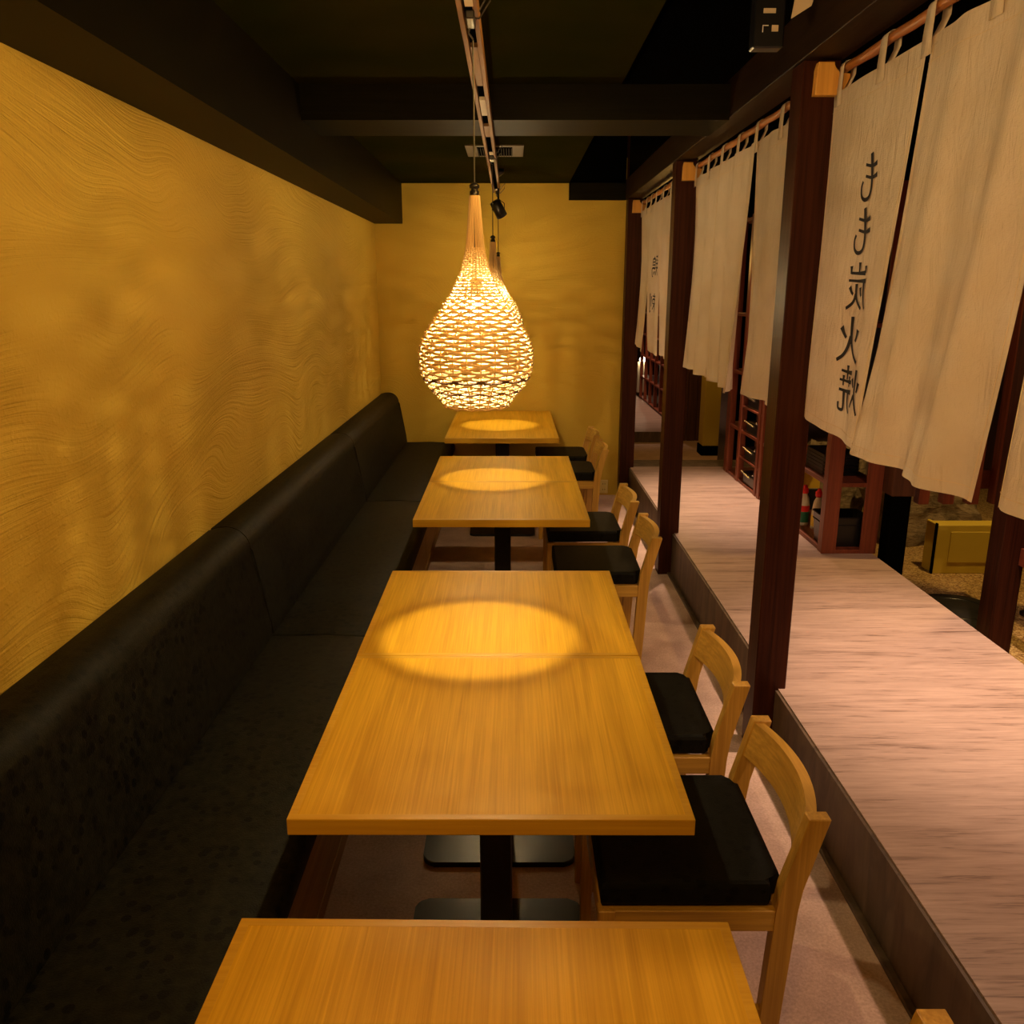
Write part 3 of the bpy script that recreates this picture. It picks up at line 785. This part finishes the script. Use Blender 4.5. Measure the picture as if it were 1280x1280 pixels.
def bottle(loc, label, body, lab):
    b = thing('squeeze_bottle', label, 'bottle', loc)
    obj('bottle_body', lathe(bmesh.new(), [(.030, 0), (.034, .006), (.034, .10), (.031, .13), (.026, .165), (.016, .185), (.014, .195)], 18), body, b, True)
    obj('bottle_cap', lathe(bmesh.new(), [(.018, .193), (.021, .200), (.021, .222), (.013, .228), (.010, .242)], 14), M['red'], b, True)
    obj('bottle_label', lathe(bmesh.new(), [(.0346, .02), (.0348, .085)], 18, cap=False), lab, b, True)
    if lab is M['green']:
        obj('red_band', lathe(bmesh.new(), [(.0346, .0855), (.0346, .122)], 18, cap=False), M['red'], b, True)
    return b
bottle((1.745, 4.895, Z0+.022), 'squeeze bottle with red cap and red and green label beside the big post', M['white'], M['green'])
bottle((1.795, 4.80, Z0+.022), 'beige squeeze bottle with red cap and yellow label on the lowest shelf', M['beige'], M['yellow'])
t = thing('yellow_card', 'small yellow card standing behind the red-capped bottles', 'card', (1.90, 5.25, Z0+.022))
obj('card_sheet', B(-.06, .06, -.001, .001, .14, .26), M['yellow'], t)
obj('card_stand', B(-.05, .05, -.012, .012, 0, .14, bev=.002), M['plastic_black'], t)
# logs and rock seen through the shelf
def rockobj(name, loc, sc, label, seed, mat='rock', cat='rock'):
    random.seed(seed); bm = bmesh.new(); bmesh.ops.create_icosphere(bm, subdivisions=4, radius=1)
    import mathutils
    for v in bm.verts:
        n = mathutils.noise.noise(v.co*1.3+Vector((seed,0,0)))*.35 + mathutils.noise.noise(v.co*3.5+Vector((0,seed,0)))*.14 + mathutils.noise.noise(v.co*9)*.05
        c = v.co.copy()
        for i in range(3): c[i] = max(-.72, min(.72, c[i]))*1.2
        v.co = c*(1+n)
        v.co.z = max(v.co.z, -.75)
        v.co = Vector((v.co.x*sc[0], v.co.y*sc[1], (v.co.z+.75)*sc[2]))
    o = obj(name, bm, M[mat], None, False); o.location = loc
    return tag(o, label, cat)
rockobj('garden_rock', (2.78, 5.55, 0), (.34, .22, .24), 'wide grey-brown garden rock lying on the gravel beyond the platform', 3)
rockobj('garden_rock', (2.33, 6.0, 0), (.22, .22, .36), 'pale rough rock seen through the open end of the shelf unit', 11)
# black partition column beside the shelf
t = thing('dark_column', 'near-black square column at the platform edge right of the shelf unit', 'column', (2.03, 4.33, 0))
obj('shaft', B(-.045, .055, -.05, .05, 0, .60, bev=.003), M['black'], t)
obj('cap_block', B(-.055, .065, -.06, .06, .60, 2.2, bev=.003), M['dark_wood'], t)
# yellow planter box
t = thing('low_yellow_box', 'low yellow painted box on the gravel in front of the rock', 'box', (2.62, 4.95, 0))
obj('front_panel', B(-.11, .30, -.16, -.14, 0, .30, bev=.003), M['yellow_paint'], t)
obj('side_panel', B(-.11, -.09, -.14, -.02, 0, .30, bev=.003), M['yellow_paint'], t)
obj('side_panel', B(.28, .30, -.14, -.02, 0, .30, bev=.003), M['yellow_paint'], t)
obj('top_panel', B(-.09, .28, -.14, -.02, .27, .29), M['yellow_paint'], t)
obj('raised_panel', B(-.03, .26, -.166, -.16, .07, .26, bev=.002), M['yellow_paint'], t)
obj('edge_strip', B(-.118, -.11, -.162, -.14, 0, .31), M['black'], t)
# red slatted screens
t = thing('slatted_screen', 'reddish slatted wooden screen hanging beyond the platform at the right edge', 'screen', (2.25, 2.5, 0))
for k in range(12):
    y = -.9 + k*.155
    obj('slat', B(-.03, .03, y-.028, y+.028, .40, 2.3, bev=.002), M['redwood'], t)
obj('bottom_rail', B(.031, .075, -1.0, 1.15, .44, .52, bev=.002), M['redwood_y'], t)
obj('top_rail', B(.031, .075, -1.0, 1.15, 2.1, 2.2, bev=.002), M['redwood_y'], t)
obj('support_post', B(-.055, .055, 1.12, 1.23, 0, 2.3, bev=.003), M['post'], t)
t = thing('slatted_screen', 'small reddish slatted screen above the rock, beside the near-black column', 'screen', (2.12, 4.33, 0))
for k in range(4):
    x = .04 + k*.13
    obj('slat', B(x-.028, x+.028, -.03, .03, .55, 2.3, bev=.002), M['redwood'], t)
obj('back_rail', B(.0, .46, .031, .07, .62, .72, bev=.002), M['redwood_y'], t)
# floor bases of tables beyond
t = thing('round_floor_disc', 'flat round black disc lying on the gravel beside the platform edge', 'disc', (2.33, 4.14, 0))
obj('disc', lathe(bmesh.new(), [(.235, 0), (.245, .008), (.235, .026), (.10, .034), (.0995, .036)], 40), M['disc'], t, True)
obj('raised_ring', lathe(bmesh.new(), [(.15, .0305), (.155, .036), (.16, .0295)], 40, cap=False), M['metal_black'], t, True)
t = thing('square_table_base', 'square black table foot with a post on the gravel at the right edge', 'table base', (2.85, 3.95, 0))
obj('plate', slab(bmesh.new(), rrect(.2, .2, .02), 0, .02, .004), M['metal_black'], t)
obj('stem', B(-.035, .035, .11, .18, .02, .62, bev=.004), M['metal_black'], t)
obj('table_board', B(-.25, .35, -.35, .3, .62, .65, bev=.004), M['dark_wood'], t)

# ------------------------------------------------------------------ far corridor
struct('wall_corridor', B(.7, .9, YF+.12, 16, -.06, 2.84), M['dark_wood'])
t = thing('yellow_pillar', 'olive yellow square pillar with black base beyond the first platform', 'pillar', (2.06, 8.62, 0))
obj('shaft', B(-.115, .10, -.1, .1, .10, 2.7, bev=.003), M['yellow_paint'], t)
obj('skirting', B(-.125, .11, -.11, .11, 0, .10, bev=.003), M['black'], t)
t = thing('dark_partition', 'dark brown plank partition standing behind the far step', 'partition', (2.05, 9.4, 0))
for k in range(6): obj('plank', B(-.19+k*.1, -.095+k*.1, 0, .03, 0, 2.7, bev=.002), M['dark_wood'], t)
t = thing('black_cabinet', 'tall black cabinet between the yellow pillar and the shelf unit', 'cabinet', (2.27, 7.6, 0))
obj('body', B(-.27, .3, 0, .5, 0, 2.2, bev=.004), M['plastic_black'], t)
obj('door', B(-.26, .0, -.012, 0, .1, 2.15, bev=.003), M['black'], t)
obj('door', B(.01, .29, -.012, 0, .1, 2.15, bev=.003), M['black'], t)
t = thing('far_shelf_unit', 'reddish shelf unit with black goods far off behind the narrow post', 'shelf', (1.87, 9.9, .12))
for k in range(7):
    obj('upright', B(0, .04, k*.42, k*.42+.05, 0, 1.9), M['redwood'], t)
for z in (.0, .30, .60, .9, 1.2, 1.6): obj('shelf_board', B(.004, .28, 0, 2.56, z, z+.02), M['redwood_y'], t)
obj('back_panel', B(.28, .29, 0, 2.56, 0, 1.7), M['dark_wood'], t)
for i, (k, z) in enumerate(((0, .02), (0, .32), (0, .62), (1, .62), (0, .92), (1, .92), (3, .62))):
    g = obj('black_jar', lathe(bmesh.new(), [(.08, 0), (.10, .02), (.10, .15), (.05, .2), (.04, .24)], 14), M['plastic_black'], None, True)
    g.location = (2.0, 9.9+k*.42+.23, .12+z+.001)
    tag(g, ('black jar on the far reddish shelf, ' + ['lowest in its farthest-left bay', 'second level up nearest the walkway end', 'third level up nearest the walkway end', 'third level up in the next bay', 'top level nearest the walkway end', 'top level in the next bay', 'alone in the fourth bay'][i]), 'jar', 'black jars on the far shelf')
t = thing('far_wall_lamp', 'tiny bright lamp at the end of the far corridor', 'lamp', (1.98, 13.0, .62))
bm = bmesh.new(); bmesh.ops.create_icosphere(bm, subdivisions=2, radius=.045)
obj('bulb', bm, M['far_lamp'], t, True)
obj('stand', B(-.06, .06, .05, .11, -.50, -.04, bev=.003), M['beige'], t)
